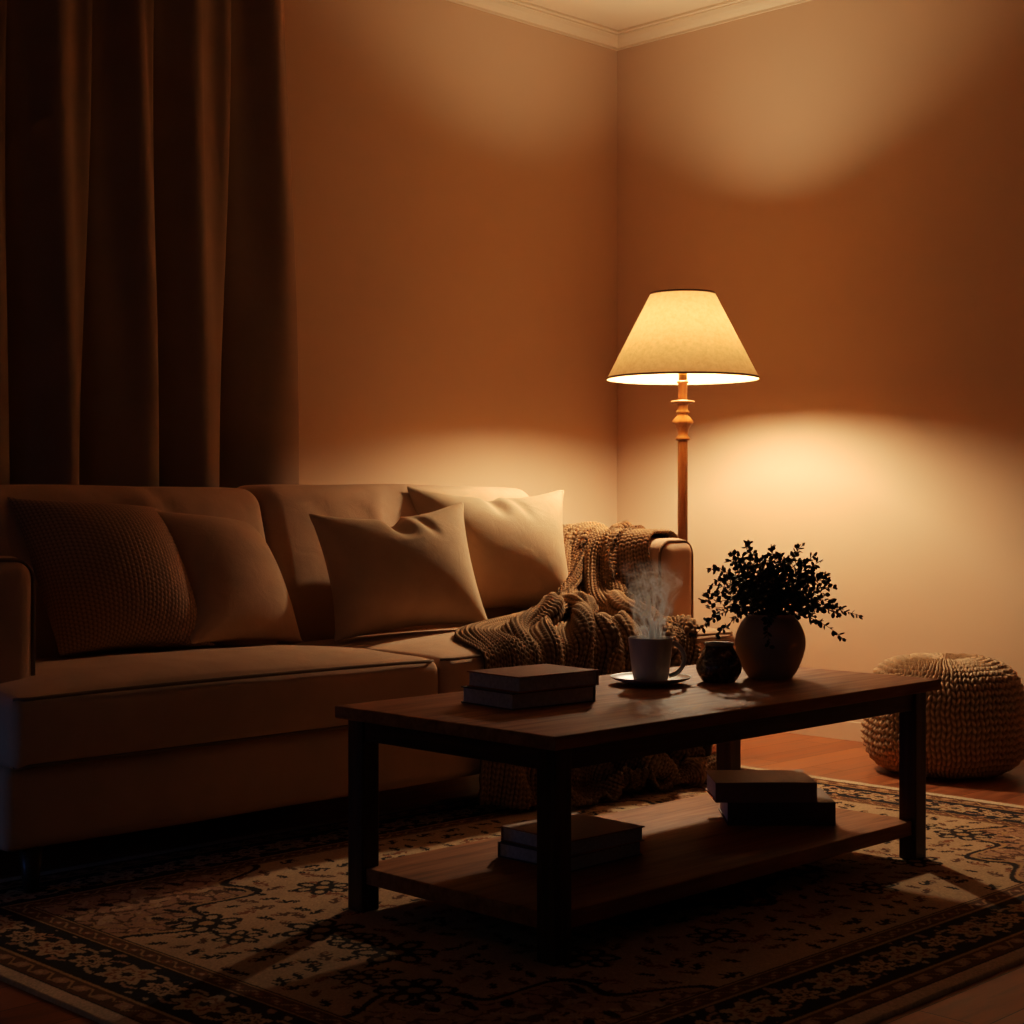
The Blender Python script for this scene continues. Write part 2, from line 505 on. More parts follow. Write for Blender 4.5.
def arm(x0, x1, inner):
    zt = .775
    P, F = rbox((x0, ARM_Y, .11), (x1, 4.47, zt), .055, (4, 16, 10), 5)
    t = sstep(.35, .75, P[:, 2])
    cx = (x0 + x1) / 2
    P[:, 0] = cx + (P[:, 0] - cx) * (1 + .06 * t)
    P[:, 2] += .02 * sstep(3.7, 4.3, P[:, 1]) * t + bumps(P, .002, 8, int(x0 * 100))
    o = obj('armrest', (P, F), M['sofa'], sofa)
    # piping outlining the front panel
    h = (x1 - x0) / 2 * 1.055 - .007
    r = .052; pts = [(-h, .45)]
    for a in np.linspace(PI, PI / 2, 8): pts.append((-h + r + r * math.cos(a), zt - .010 - r + r * math.sin(a)))
    for a in np.linspace(PI / 2, 0, 8): pts.append((h - r + r * math.cos(a), zt - .010 - r + r * math.sin(a)))
    pts.append((h, .45)); pts = np.array(pts)
    path = np.stack([cx + pts[:, 0], np.full(len(pts), ARM_Y + .022), pts[:, 1]], -1)
    obj('piping', tube(path, .0055, 8), M['sofa_piping'], o)
arm(SX0 - .006, SX0 + .175, 1)
arm(SX1 - .175, SX1 + .006, -1)
for x in (SX0 + .09, SX1 - .10):
    for y in (SY0 + .06, 4.38):
        V, Fc = lathe([(.017, FZ), (.020, .025), (.030, .105)], 20, (x, y, 0))
        if y < 4: V[:, 2] += .009 * (V[:, 2] < FZ + .001)
        obj('leg', (V, Fc), M['sofa_leg'], sofa)

# ------------------------------------------------------------------ pillows: two sheets sewn at the rim and inflated
def inflate(w, h, seed, N=34, dent=0.0, puff=1.0, steps=260):
    g = np.random.default_rng(seed)
    xs = np.linspace(-w / 2, w / 2, N); zs = np.linspace(-h / 2, h / 2, N)
    X, Z = np.meshgrid(xs, zs, indexing='ij')
    e = np.minimum(np.minimum(X + w / 2, w / 2 - X), np.minimum(Z + h / 2, h / 2 - Z))
    S = [np.stack([X, sgn * (.6 * np.sqrt(np.maximum(e, 0)) * .22) + g.normal(size=X.shape) * .0012, Z], -1) for sgn in (-1, 1)]
    rx, rz = w / (N - 1), h / (N - 1); rd = math.hypot(rx, rz)
    vel = [np.zeros_like(S[0]) for _ in S]
    def con(A, sa, sb, rest, k):
        a = A[sa]; b = A[sb]; d = b - a
        L = np.linalg.norm(d, axis=-1, keepdims=True)
        c = k * .5 * (1 - rest / np.maximum(L, 1e-6)) * d
        A[sa] = a + c; A[sb] = b - c
    sl = np.s_
    def rim():
        m = .5 * (S[0] + S[1])
        for q in (sl[0, :], sl[-1, :], sl[:, 0], sl[:, -1]):
            S[0][q] = m[q]; S[1][q] = m[q]
    for it in range(steps):
        for i, sgn in enumerate((-1, 1)):
            A = S[i]
            du = np.gradient(A, axis=0); dv = np.gradient(A, axis=1)
            nrm = np.cross(dv, du) * sgn
            nrm /= np.maximum(np.linalg.norm(nrm, axis=-1, keepdims=True), 1e-9)
            vel[i] = vel[i] * .86 + nrm * .0011 * puff
            S[i] = A + vel[i]
        old = [a.copy() for a in S]
        for _ in range(7):
            for A in S:
                for o_ in (0, 1):
                    n_ = (N - o_) // 2 * 2
                    con(A, sl[o_:o_ + n_:2, :], sl[o_ + 1:o_ + n_:2, :], rx, 1.)
                    con(A, sl[:, o_:o_ + n_:2], sl[:, o_ + 1:o_ + n_:2], rz, 1.)
                con(A, sl[:-1, :-1], sl[1:, 1:], rd, .18)
                con(A, sl[1:, :-1], sl[:-1, 1:], rd, .18)
            rim()
            if dent:
                k = int(N * .52)
                for A in S:
                    for j in range(-3, 4):
                        f = math.exp(-(j / 1.6) ** 2)
                        A[k + j, -1, 2] += (h / 2 - .02 - dent * f - A[k + j, -1, 2]) * .6 * f
        for i in (0, 1):
            vel[i] += (S[i] - old[i]) * .55
            sp = np.linalg.norm(vel[i], axis=-1, keepdims=True)
            vel[i] *= np.minimum(1, .006 / np.maximum(sp, 1e-9))
    for A in S:                                            # take out grid-scale jitter
        for _ in range(2):
            B = A.copy()
            B[1:-1, 1:-1] = .5 * A[1:-1, 1:-1] + .125 * (A[2:, 1:-1] + A[:-2, 1:-1] + A[1:-1, 2:] + A[1:-1, :-2])
            A[:] = B
    rim()
    return S, N

def bicubic(G, nu, nv):
    """Catmull-Rom upsample of a grid G[nu0, nv0, c]"""
    def up(A, n, axis):
        A = np.moveaxis(A, axis, 0); m = len(A)
        t = np.linspace(0, m - 1, n); i = np.minimum(t.astype(int), m - 2); f = (t - i).reshape(-1, *([1] * (A.ndim - 1)))
        p0 = A[np.maximum(i - 1, 0)]; p1 = A[i]; p2 = A[i + 1]; p3 = A[np.minimum(i + 2, m - 1)]
        p0 = np.where((i == 0).reshape(f.shape), 2 * p1 - p2, p0); p3 = np.where((i == m - 2).reshape(f.shape), 2 * p2 - p1, p3)
        R = .5 * (2 * p1 + (p2 - p0) * f + (2 * p0 - 5 * p1 + 4 * p2 - p3) * f ** 2 + (3 * p1 - 3 * p2 + p3 - p0) * f ** 3)
        return np.moveaxis(R, 0, axis)
    return up(up(G, nu, 0), nv, 1)

def normals(G):
    n = np.cross(np.gradient(G, axis=0), np.gradient(G, axis=1))
    return n / np.maximum(np.linalg.norm(n, axis=-1, keepdims=True), 1e-9)

def set_relief(o, h):
    a = o.data.attributes.new('relief', 'FLOAT', 'POINT'); a.data.foreach_set('value', np.asarray(h, np.float32).ravel())

def pillow(name, label, mat, w, h, center, yaw, lean, roll, seed, dent=0., puff=1., knit=0):
    S, N = inflate(w, h, seed, dent=dent, puff=puff)
    n = 4 * N if knit else 3 * N
    faces, V, R = [], [], []
    for i, A in enumerate(S):
        G = bicubic(A, n, n)
        f = grid_faces(n, n)
        rel = np.zeros((n, n))
        if knit:
            nr = normals(G); nr *= np.sign((nr[n // 2, n // 2, 1]) * (-1 if i == 0 else 1))
            U, Vv = np.meshgrid(np.arange(n) / (n - 1), np.arange(n) / (n - 1), indexing='ij')
            rel = (.5 + .5 * np.cos(2 * PI * U * knit)) * .5 + (.5 + .5 * np.cos(2 * PI * Vv * knit + PI * np.floor(U * knit + .5))) * .5
            edge = np.minimum(np.minimum(U, 1 - U), np.minimum(Vv, 1 - Vv))
            G = G + nr * ((rel - .5) * .0045 * sstep(0, .03, edge))[..., None]
        if i == 0: f = f[:, ::-1]
        faces.append(f + len(V) * n * n); V.append(G.reshape(-1, 3)); R.append(rel.ravel())
    V = np.vstack(V); faces = np.vstack(faces)
    if dent:                                               # hand-chopped dent in the top edge
        dk = min(1, dent / .04); wd_ = dk * np.exp(-((V[:, 0] + .02) / .030) ** 2) * sstep(h / 2 - .15, h / 2 - .03, V[:, 2])
        V[:, 1] *= 1 - .8 * wd_; V[:, 2] -= .022 * wd_
        wd_ = dk * np.exp(-((V[:, 0] - .045 - .3 * (h / 2 - V[:, 2])) / .020) ** 2) * sstep(h / 2 - .16, h / 2 - .05, V[:, 2])
        V[:, 1] *= 1 - .25 * wd_
    ca, sa = math.cos(roll), math.sin(roll)
    Rr = np.array([[ca, 0, -sa], [0, 1, 0], [sa, 0, ca]])
    cl, s_l = math.cos(lean), math.sin(lean)
    Rl = np.array([[1, 0, 0], [0, cl, s_l], [0, -s_l, cl]])        # top moves to +y
    cy, sy = math.cos(yaw), math.sin(yaw)
    Ry = np.array([[cy, -sy, 0], [sy, cy, 0], [0, 0, 1]])
    Q = V @ Rr.T @ Rl.T @ Ry.T
    Q = Q + np.array(center)
    # settle on the seat: soft floor under the pillow
    zf = SEAT_Z + np.where(Q[:, 0] < SXM, crown_z(Q[:, 0], Q[:, 1], SX0, SXM), crown_z(Q[:, 0], Q[:, 1], SXM, SX1)) + .003
    dz = Q[:, 2] - zf
    Q[:, 2] = zf + np.where(dz > .03, dz, .03 * np.exp((np.minimum(dz, .03) - .03) / .03))
    o = obj(name, (Q, faces), mat, loc=(center[0], center[1], float(Q[:, 2].min())))
    if knit: set_relief(o, np.concatenate(R))
    md = o.modifiers.new('weld', 'WELD'); md.merge_threshold = .0004
    tag(o, label, 'cushion', 'scatter cushions on the sofa')
    return o
R_ = math.radians
pillow('throw_pillow', 'ribbed dark brown cushion leaning in the left corner of the sofa', M['knit_pillow'], .50, .54,
       (2.445, 4.035, .690), R_(3), R_(37), R_(-4), 21, puff=1.3, knit=44)
pillow('throw_pillow', 'plain brown cushion leaning beside the ribbed dark cushion', M['brown_linen'], .46, .48,
       (2.80, 4.02, .672), R_(13), R_(36), R_(-7), 22, puff=1.25)
pillow('throw_pillow', 'tan cushion with a dented top edge standing in front of another tan cushion', M['tan'], .58, .44,
       (3.43, 3.93, .680), R_(-13), R_(17), R_(4), 23, dent=.05, puff=.95)
pillow('throw_pillow', 'light tan cushion behind the front tan one, nearest to the knitted throw', M['tan'], .64, .48,
       (3.975, 4.06, .715), R_(-15), R_(14), R_(-1), 24, dent=.02, puff=.95)

# ------------------------------------------------------------------ knitted throw: a sheet dropped over arm, seat and seat front
def knit_height(u, v):
    """u: rib coordinate (1 per rib), v: stitch coordinate (1 per stitch) -> 0..1"""
    fu = u - np.floor(u)
    a = np.abs(2 * fu - 1)                                     # 1 at rib edge, 0 at its spine
    p = np.abs(np.sin(2 * PI * fu)) ** .6                       # two strands per rib
    ph = v + .55 * (1 - a)
    st = .5 + .5 * np.cos(2 * PI * ph)
    return p * (.45 + .55 * st)

def make_throw():
    W, NS, NT_ = 1.22, 104, 72
    cl = np.array([(4.575, 4.03, .42), (4.575, 4.03, .74), (4.50, 4.03, .83), (4.38, 4.02, .83), (4.29, 3.98, .74), (4.235, 3.92, .56),
                   (4.10, 3.80, .56), (3.88, 3.62, .56), (3.76, 3.46, .54), (3.755, 3.37, .49), (3.745, 3.35, .36), (3.735, 3.345, .075)])
    half = np.array([.24, .24, .24, .24, .245, .26, .31, .385, .425, .45, .465, .475])
    ang = np.radians([-90, -90, -90, -90, -88, -84, -62, -28, -8, 0, 0, 0])
    sl_ = np.r_[0, np.cumsum(np.linalg.norm(np.diff(cl, axis=0), axis=1))]
    L = sl_[-1] * 1.03
    s = np.linspace(0, sl_[-1], NS)
    c = np.stack([np.interp(s, sl_, cl[:, i]) for i in range(3)], -1)
    hw = np.interp(s, sl_, half); an = np.interp(s, sl_, ang)
    for _ in range(4):
        c[1:-1] = .5 * c[1:-1] + .25 * (c[2:] + c[:-2]); an[1:-1] = .5 * an[1:-1] + .25 * (an[2:] + an[:-2])
    t = np.linspace(-1, 1, NT_)
    g = np.random.default_rng(4)
    A = np.zeros((NS, NT_, 3))
    slack = np.sqrt(np.maximum((W / 2 / hw) ** 2 - 1, 0))        # ripple slope needed to use up the width
    tang = np.gradient(c, axis=0); tang /= np.linalg.norm(tang, axis=1, keepdims=True)
    for i in range(NS):
        wd = np.array([math.cos(an[i]), math.sin(an[i]), 0])
        nr = np.cross(wd, tang[i]); nr /= np.linalg.norm(nr)
        if i < 5 or nr[2] < -.1: pass
        ph = 1.7 * t + .35 * math.sin(2.6 * s[i] + 1) + .22 * np.sin(3.1 * t + s[i] * 4)
        rip = np.sin(2 * PI * ph * 1.15) * .5 + .5
        amp = slack[i] * hw[i] * .17
        out = nr if nr @ np.array([0, -.3, 1.]) > 0 else -nr
        if s[i] < .35: out = np.array([1, 0, 0]) * (1 - s[i] / .35) + np.array([0, 0, 1]) * (s[i] / .35)
        A[i] = c[i] + np.outer(t * hw[i], wd) + np.outer(rip * amp, out)
    rs, rt = L / (NS - 1), W / (NT_ - 1); rd = math.hypot(rs, rt)
    sl = np.s_
    def con(sa, sb, rest, k):
        a = A[sa]; b = A[sb]; d = b - a
        Ln = np.linalg.norm(d, axis=-1, keepdims=True)
        cc = k * .5 * (1 - rest / np.maximum(Ln, 1e-6)) * d
        A[sa] = a + cc; A[sb] = b - cc
    TH = .009
    def boxpush(lo, hi, r, prev):
        lo = np.array(lo) + r; hi = np.array(hi) - r
        q = np.clip(A, lo, hi); d = A - q
        dist = np.linalg.norm(d, axis=-1, keepdims=True)
        R = r + TH
        inside = dist[..., 0] < 1e-7
        hit = (dist[..., 0] < R) & ~inside
        new = np.where(hit[..., None], q + d / np.maximum(dist, 1e-9) * R, A)
        if inside.any():                                        # deep inside: leave through the top
            new[inside, 2] = hi[2] + R
            hit = hit | inside
        # friction
        mv = new - prev
        new = np.where(hit[..., None], new - .55 * mv * np.array([1, 1, .6]), new)
        A[:] = new
    X_home = A[..., 0].copy()
    RS = (rs * (1 + .16 * np.maximum(0, -t)))[None, :, None]
    V_ = np.zeros_like(A); steps = 150
    for it in range(steps):
        prev = A.copy()
        V_ = V_ * .93; V_[..., 2] -= .00045
        A = A + V_
        for _ in range(9):
            for o_ in (0, 1):
                n_ = (NS - o_) // 2 * 2; con(sl[o_:o_ + n_:2, :], sl[o_ + 1:o_ + n_:2, :], RS, 1.)
                n_ = (NT_ - o_) // 2 * 2; con(sl[:, o_:o_ + n_:2], sl[:, o_ + 1:o_ + n_:2], rt, 1.)
            con(sl[:-1, :-1], sl[1:, 1:], rd, .12); con(sl[1:, :-1], sl[:-1, 1:], rd, .12)
            con(sl[:-3], sl[3:], 3 * RS, .05); con(sl[:, :-3], sl[:, 3:], 3 * rt, .05)
        k_ = (.07 * sstep(.50, .66, np.linspace(0, 1, NS)) * 1)[:, None]
        A[..., 0] += k_ * (X_home - A[..., 0])
        zs = SEAT_Z + crown_z(A[..., 0], A[..., 1], SXM, SX1)
        boxpush((2.9, SY0 - .022, .0), (4.60, 4.6, SEAT_Z + .012), .03, prev)
        zt = zs + TH
        low = (A[..., 2] < zt) & (A[..., 1] > SY0 + .02) & (A[..., 0] < 4.36)
        A[..., 2] = np.where(low, zt, A[..., 2])
        boxpush((SX1 - .182, ARM_Y, .1), (SX1 + .012, 4.6, .792), .06, prev)
        # pillow behind
        pc = np.array([3.98, 4.06, .70]); pr = np.array([.25, .20, .24])
        d = (A - pc) / pr; dn = np.linalg.norm(d, axis=-1, keepdims=True)
        A = np.where(dn < 1, pc + d / np.maximum(dn, 1e-6) * pr, A)
        A[..., 2] = np.maximum(A[..., 2], FZ + .026); A[..., 1] = np.maximum(A[..., 1], 3.25)
        A[..., 1] = np.minimum(A[..., 1], 4.22)
        V_ = (A - prev)
        sp = np.linalg.norm(V_, axis=-1, keepdims=True); V_ *= np.minimum(1, .012 / np.maximum(sp, 1e-9))
    for _ in range(3):
        B = A.copy()
        B[1:-1, 1:-1] = .5 * A[1:-1, 1:-1] + .125 * (A[2:, 1:-1] + A[:-2, 1:-1] + A[1:-1, 2:] + A[1:-1, :-2]); A = B
    nu, nv = 640, 400
    G = bicubic(A, nu, nv); nr = normals(G)
    U, Vv = np.meshgrid(np.linspace(0, L, nu), np.linspace(0, W, nv), indexing='ij')
    # crumpled folds running along the throw
    tw = Vv / W; su = U / L
    fold = np.zeros_like(tw); side = np.zeros_like(tw)
    for c0, m1, f1, p1, wd, am, sa, sb in ((.07, .03, 7, 0, .030, .030, .30, .74), (.20, .07, 9, 1.2, .026, .042, .36, .80), (.33, .06, 8, 2.6, .030, .036, .10, .72), (.45, .07, 10, .4, .024, .046, .30, .86),
                                           (.57, .05, 7, 1.9, .034, .036, .08, .66), (.66, .06, 11, 3.4, .022, .042, .38, .90), (.79, .05, 8, .8, .032, .038, .20, .78), (.91, .03, 9, 2.0, .028, .032, .36, .98), (.13, .02, 6, 2., .05, .02, .62, 1.2), (.52, .02, 6, 1., .05, .022, .66, 1.2)):
        cc_ = c0 + m1 * np.sin(f1 * su + p1)
        q = (tw - cc_) / wd
        e_ = np.exp(-q * q) * sstep(sa - .10, sa + .06, su) * (1 - sstep(sb - .06, sb + .10, su)) * (.75 + .25 * np.sin(17 * su + p1 * 3))
        fold += am * e_; side += am * .7 * e_ * np.sin(p1 * 5 + 1)
    wv = np.gradient(G, axis=1); wv /= np.maximum(np.linalg.norm(wv, axis=-1, keepdims=True), 1e-9)
    G = G + nr * fold[..., None] * (1 if np.mean(nr[int(nu * .4):int(nu * .6), :, 2]) > 0 else -1) + wv * side[..., None]
    nr = normals(G)
    hgt = knit_height(Vv / .0265, U / .0150)
    k = nr[nu // 2, nv // 2, 2]; nr = nr if k > 0 else -nr
    if np.mean(nr[int(nu * .4):int(nu * .6), :, 2]) < 0: nr = -nr
    edge = np.minimum(np.minimum(Vv, W - Vv), np.minimum(U, L - U))
    G = G + nr * ((hgt - .4) * .0125)[..., None]
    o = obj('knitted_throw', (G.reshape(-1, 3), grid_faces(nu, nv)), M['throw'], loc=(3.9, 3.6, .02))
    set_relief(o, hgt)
    sm = o.modifiers.new('thick', 'SOLIDIFY'); sm.thickness = .007; sm.offset = -1 if True else 1
    tag(o, 'chunky brown knitted throw draped over the sofa arm and down the seat front', 'blanket')
make_throw()

# ------------------------------------------------------------------ coffee table
TX0, TX1, TY0, TY1, TZ = 2.290, 3.728, 2.172, 2.852, .45
RUG_Z = FZ + .0087
table = thing('coffee_table', 'dark walnut coffee table with square legs and a lower shelf', 'table', ((TX0 + TX1) / 2, (TY0 + TY1) / 2, RUG_Z))
obj('tabletop', rbox((TX0, TY0, TZ - .028), (TX1, TY1, TZ), .003, (1, 1, 1), 2), M['table'], table, smooth=False)
ov, lw = .021, .050
TXR = TX1 - .034                       # the right-hand legs stand a little further in
for (x, y) in ((TX0 + ov, TY0 + ov), (TX0 + ov, TY1 - ov - lw), (TXR - lw, TY0 + ov), (TXR - lw, TY1 - ov - lw)):
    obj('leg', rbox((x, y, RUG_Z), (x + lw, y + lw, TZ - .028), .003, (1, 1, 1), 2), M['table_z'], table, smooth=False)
a0 = ov + .008
for y in (TY0 + a0, TY1 - a0 - .02):
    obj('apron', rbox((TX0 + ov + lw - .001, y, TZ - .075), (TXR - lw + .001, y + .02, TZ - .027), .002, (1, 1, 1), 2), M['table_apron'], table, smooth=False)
for x in (TX0 + a0, TXR - .028):
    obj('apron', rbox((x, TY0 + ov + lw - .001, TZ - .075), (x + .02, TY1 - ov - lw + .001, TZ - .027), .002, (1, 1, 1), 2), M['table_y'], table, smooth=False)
SHZ = .092
obj('shelf', rbox((TX0 + ov + .012, TY0 + ov + .012, SHZ - .036), (TXR - .028, TY1 - ov - .012, SHZ), .003, (1, 1, 1), 2), M['table'], table, smooth=False)

# ------------------------------------------------------------------ books
def book(label, center, size, rot, cover, spine='+y', group=None):
    """size (length x, width y, thickness z); spine on one side; pages show on the others"""
    lx, ly, lz = size
    t = .0028; ovh = .004
    o = thing('book', label, 'book', center, rot, group)
    V = [box((-lx / 2, -ly / 2, 0), (lx / 2, ly / 2, t)), box((-lx / 2, -ly / 2, lz - t), (lx / 2, ly / 2, lz))]
    if spine == '+y': V.append(box((-lx / 2, ly / 2 - t, 0), (lx / 2, ly / 2 + .0015, lz)))
    elif spine == '-y': V.append(box((-lx / 2, -ly / 2 - .0015, 0), (lx / 2, -ly / 2 + t, lz)))
    elif spine == '+x': V.append(box((lx / 2 - t, -ly / 2, 0), (lx / 2 + .0015, ly / 2, lz)))
    obj('cover', merge(*V), cover, o, smooth=False, local=True)
    x0, x1, y0, y1 = -lx / 2 + ovh, lx / 2 - ovh, -ly / 2 + ovh, ly / 2 - ovh
    if spine == '+y': y1 = ly / 2 - t
    if spine == '-y': y0 = -ly / 2 + t
    if spine == '+x': x1 = lx / 2 - t
    obj('pages', box((x0, y0, t), (x1, y1, lz - t)), M['pages'], o, smooth=False, local=True)
    return o
e = .0006
book('thick grey page-edged book under the rust covered one on the tabletop', (2.638, 2.586, TZ + e), (.245, .182, .037), R_(-5.5), M['cover_slate'], '+x', 'books on the tabletop')
book('rust brown covered book topmost of the stack on the tabletop', (2.645, 2.578, TZ + .037 + 2 * e), (.240, .180, .035), R_(-4), M['cover_rust'], '+x', 'books on the tabletop')
book('pale page-edged book at the bottom of the shelf stack behind the near table leg', (2.735, 2.545, SHZ + e), (.245, .225, .034), R_(1), M['cover_slate'], '+y', 'books on the table shelf')
book('brown covered book on top of the shelf stack behind the near table leg', (2.738, 2.540, SHZ + .034 + 2 * e), (.24, .225, .034), R_(-2), M['cover_brown'], '+y', 'books on the table shelf')
book('large dark book lowest in the shelf stack by the far table leg', (3.440, 2.480, SHZ + e), (.27, .21, .058), R_(-46), M['cover_dark'], '-y', 'books on the table shelf')
book('brown covered book lying on the large dark book on the shelf', (3.400, 2.500, SHZ + .058 + 2 * e), (.255, .19, .050), R_(-44), M['cover_brown'], '-y', 'books on the table shelf')

# ------------------------------------------------------------------ saucer and mug
MX, MY = 3.116, 2.626
prof = smooth_profile([(0, .003), (.035, .003), (.06, .0045), (.085, .010), (.099, .0165), (.101, .018), (.099, .0195), (.085, .0135), (.06, .008), (.04, .0065), (0, .0065)], 5)
prof = [(.001, 0)] + [(.045, 0), (.047, .003)] + [p for p in prof if p[0] > .047 or p[1] > .005]
so = obj('saucer', lathe(prof, 64, (MX, MY, TZ + .0005), cap=False), M['mug'], loc=(MX, MY, TZ))
tag(so, 'round grey ceramic saucer under the steaming mug', 'saucer')
mz = TZ + .0078
mug = thing('mug', 'grey ceramic mug of hot coffee on a saucer', 'mug', (MX, MY, mz))
outer = smooth_profile([(.002, 0), (.036, 0), (.042, .003), (.046, .02), (.051, .06), (.0553, .098), (.0562, .107)], 6)
inner = smooth_profile([(.0562, .1072), (.0545, .1092), (.053, .1072), (.051, .095), (.046, .05), (.042, .018), (.03, .010), (.001, .009)], 6)
obj('body', lathe(outer + inner, 64, (MX, MY, mz), cap=False), M['mug'], mug)
hd = np.array([.7071, -.7071, 0])
ts = np.linspace(-1.25, 1.25, 26)
hp = [np.array([MX, MY, mz + .056]) + hd * (.040 + .044 * math.cos(a)) + np.array([0, 0, .043 * math.sin(a)]) for a in ts * 1.15]
obj('handle', tube(hp, .0058, 12), M['mug'], mug)
obj('coffee', lathe([(.0, .088), (.0500, .088)], 48, (MX, MY, mz), cap=False), M['coffee'], mug)

# steam: scattering haze rising from the mug
def steam_mat():
    m = NT('steam'); tc = m.n('TexCoord')
    sx = m.n('SeparateXYZ'); m.l(tc.outputs['Object'], sx.inputs[0])
    z = sx.outputs[2]
    n0 = m.n('TexNoise', i_Scale=9.0, i_Detail=2.0); m.l(tc.outputs['Object'], n0.inputs['Vector'])
    off = m.n('VectorMath', operation='SUBTRACT', i_1=(.5, .5, .5)); m.l(n0.outputs['Color'], off.inputs[0])
    sc = m.n('VectorMath', operation='SCALE'); m.l(off.outputs[0], sc.inputs[0])
    m.l(m.math('MULTIPLY', m.math('ADD', z, .02), .9), sc.inputs['Scale'])
    ad = m.n('VectorMath', operation='ADD'); m.l(tc.outputs['Object'], ad.inputs[0]); m.l(sc.outputs[0], ad.inputs[1])
    mp = m.n('Mapping'); mp.inputs['Scale'].default_value = (1, 1, .42); m.l(ad.outputs[0], mp.inputs['Vector'])
    n1 = m.n('TexNoise', i_Scale=34.0, i_Detail=2.0, i_Roughness=.45, i_Distortion=.9); m.l(mp.outputs[0], n1.inputs['Vector'])
    rid = m.math('SUBTRACT', 1.0, m.math('MULTIPLY', m.math('ABSOLUTE', m.math('SUBTRACT', n1.outputs[0], .5)), 13.0), clamp=True)
    rid = m.math('POWER', rid, 2.0)
    # envelope
    s2 = m.n('SeparateXYZ'); m.l(ad.outputs[0], s2.inputs[0])
    rr = m.math('SQRT', m.math('ADD', m.math('POWER', s2.outputs[0], 2.), m.math('POWER', s2.outputs[1], 2.)))
    wid = m.math('ADD', .040, m.math('MULTIPLY', z, .16))
    env = m.math('SUBTRACT', 1.0, m.math('DIVIDE', rr, wid), clamp=True)
    env = m.math('POWER', env, .7)
    fade = m.math('SUBTRACT', 1.0, m.math('DIVIDE', z, .215), clamp=True)
    d = m.math('MULTIPLY', m.math('MULTIPLY', rid, env), m.math('POWER', fade, 1.5))
    d = m.math('MULTIPLY', d, STEAM)
    pv = m.n('VolumePrincipled'); pv.inputs['Color'].default_value = (.84, .92, 1, 1); pv.inputs['Anisotropy'].default_value = .45
    m.l(d, pv.inputs['Density'])
    m.l(pv.outputs[0], m.out.inputs['Volume'])
    return m.m
STEAM = 420.0
stm = obj('steam', lathe([(.001, .092), (.044, .092), (.047, .105), (.060, .15), (.078, .22), (.088, .30), (.06, .318), (.001, .32)], 32, (MX, MY, mz), cap=False),
          steam_mat(), loc=(MX, MY, mz + .092))
tag(stm, 'white wisps of steam curling up out of the mug', 'steam', kind='stuff')

# ------------------------------------------------------------------ jar, vase, leafy branches
JX, JY = 3.275, 2.535
jar = thing('jar', 'small dark glazed jar with mottled sheen beside the vase', 'jar', (JX, JY, TZ))
jp = smooth_profile([(.001, .0005), (.036, .0005), (.042, .004), (.053, .020), (.0575, .036), (.0535, .055), (.044, .074), (.0355, .088), (.034, .095)], 6)
ji = smooth_profile([(.031, .095), (.033, .086), (.042, .072), (.051, .053), (.053, .036), (.04, .012), (.001, .006)], 5)
obj('body', lathe(jp + ji, 56, (JX, JY, TZ), cap=False), M['jar'], jar)
obj('rim', lathe([(.0335, .093), (.0365, .094), (.0375, .097), (.0355, .0995), (.032, .0985), (.031, .095)], 56, (JX, JY, TZ), cap=False),
    plain('jar_rim', (.30, .19, .12), rough=.4), jar)
VX, VY = 3.445, 2.500
vp = smooth_profile([(.001, .0005), (.050, .0005), (.058, .004), (.076, .035), (.0895, .080), (.0875, .115), (.074, .145), (.064, .156), (.062, .162), (.064, .166)], 6)
vi = smooth_profile([(.060, .166), (.058, .160), (.062, .154), (.08, .115), (.083, .08), (.068, .035), (.04, .012), (.001, .010)], 5)
vs = obj('vase', lathe(vp + vi, 72, (VX, VY, TZ), cap=False), M['vase'], loc=(VX, VY, TZ))
tag(vs, 'round matte stoneware vase holding the leafy branches', 'vase')

plant = thing('leafy_plant', 'bushy spray of small dark leaves standing in the stoneware vase', 'plant', (VX, VY, TZ + .02))
def leaf(base, d, up, size):
    """small cupped oval leaf"""
    d = d / np.linalg.norm(d); s = np.cross(d, up); s /= max(np.linalg.norm(s), 1e-6); n = np.cross(s, d)
    V = []
    prof = [(0, 0), (.22, .24), (.5, .34), (.78, .25), (1, 0)]
    for t, w in prof:
        cup = -.10 * math.sin(PI * t)
        V.append(base + size * (d * t + n * cup))
    for t, w in prof[1:4]: V.append(base + size * (d * t + s * w + n * .05))
    for t, w in prof[1:4]: V.append(base + size * (d * t - s * w + n * .05))
    F = [(0, 1, 5), (1, 2, 6, 5), (2, 3, 7, 6), (3, 4, 7), (0, 8, 1), (1, 8, 9, 2), (2, 9, 10, 3), (3, 10, 4)]
    return np.array(V), F
pg = np.random.default_rng(19)
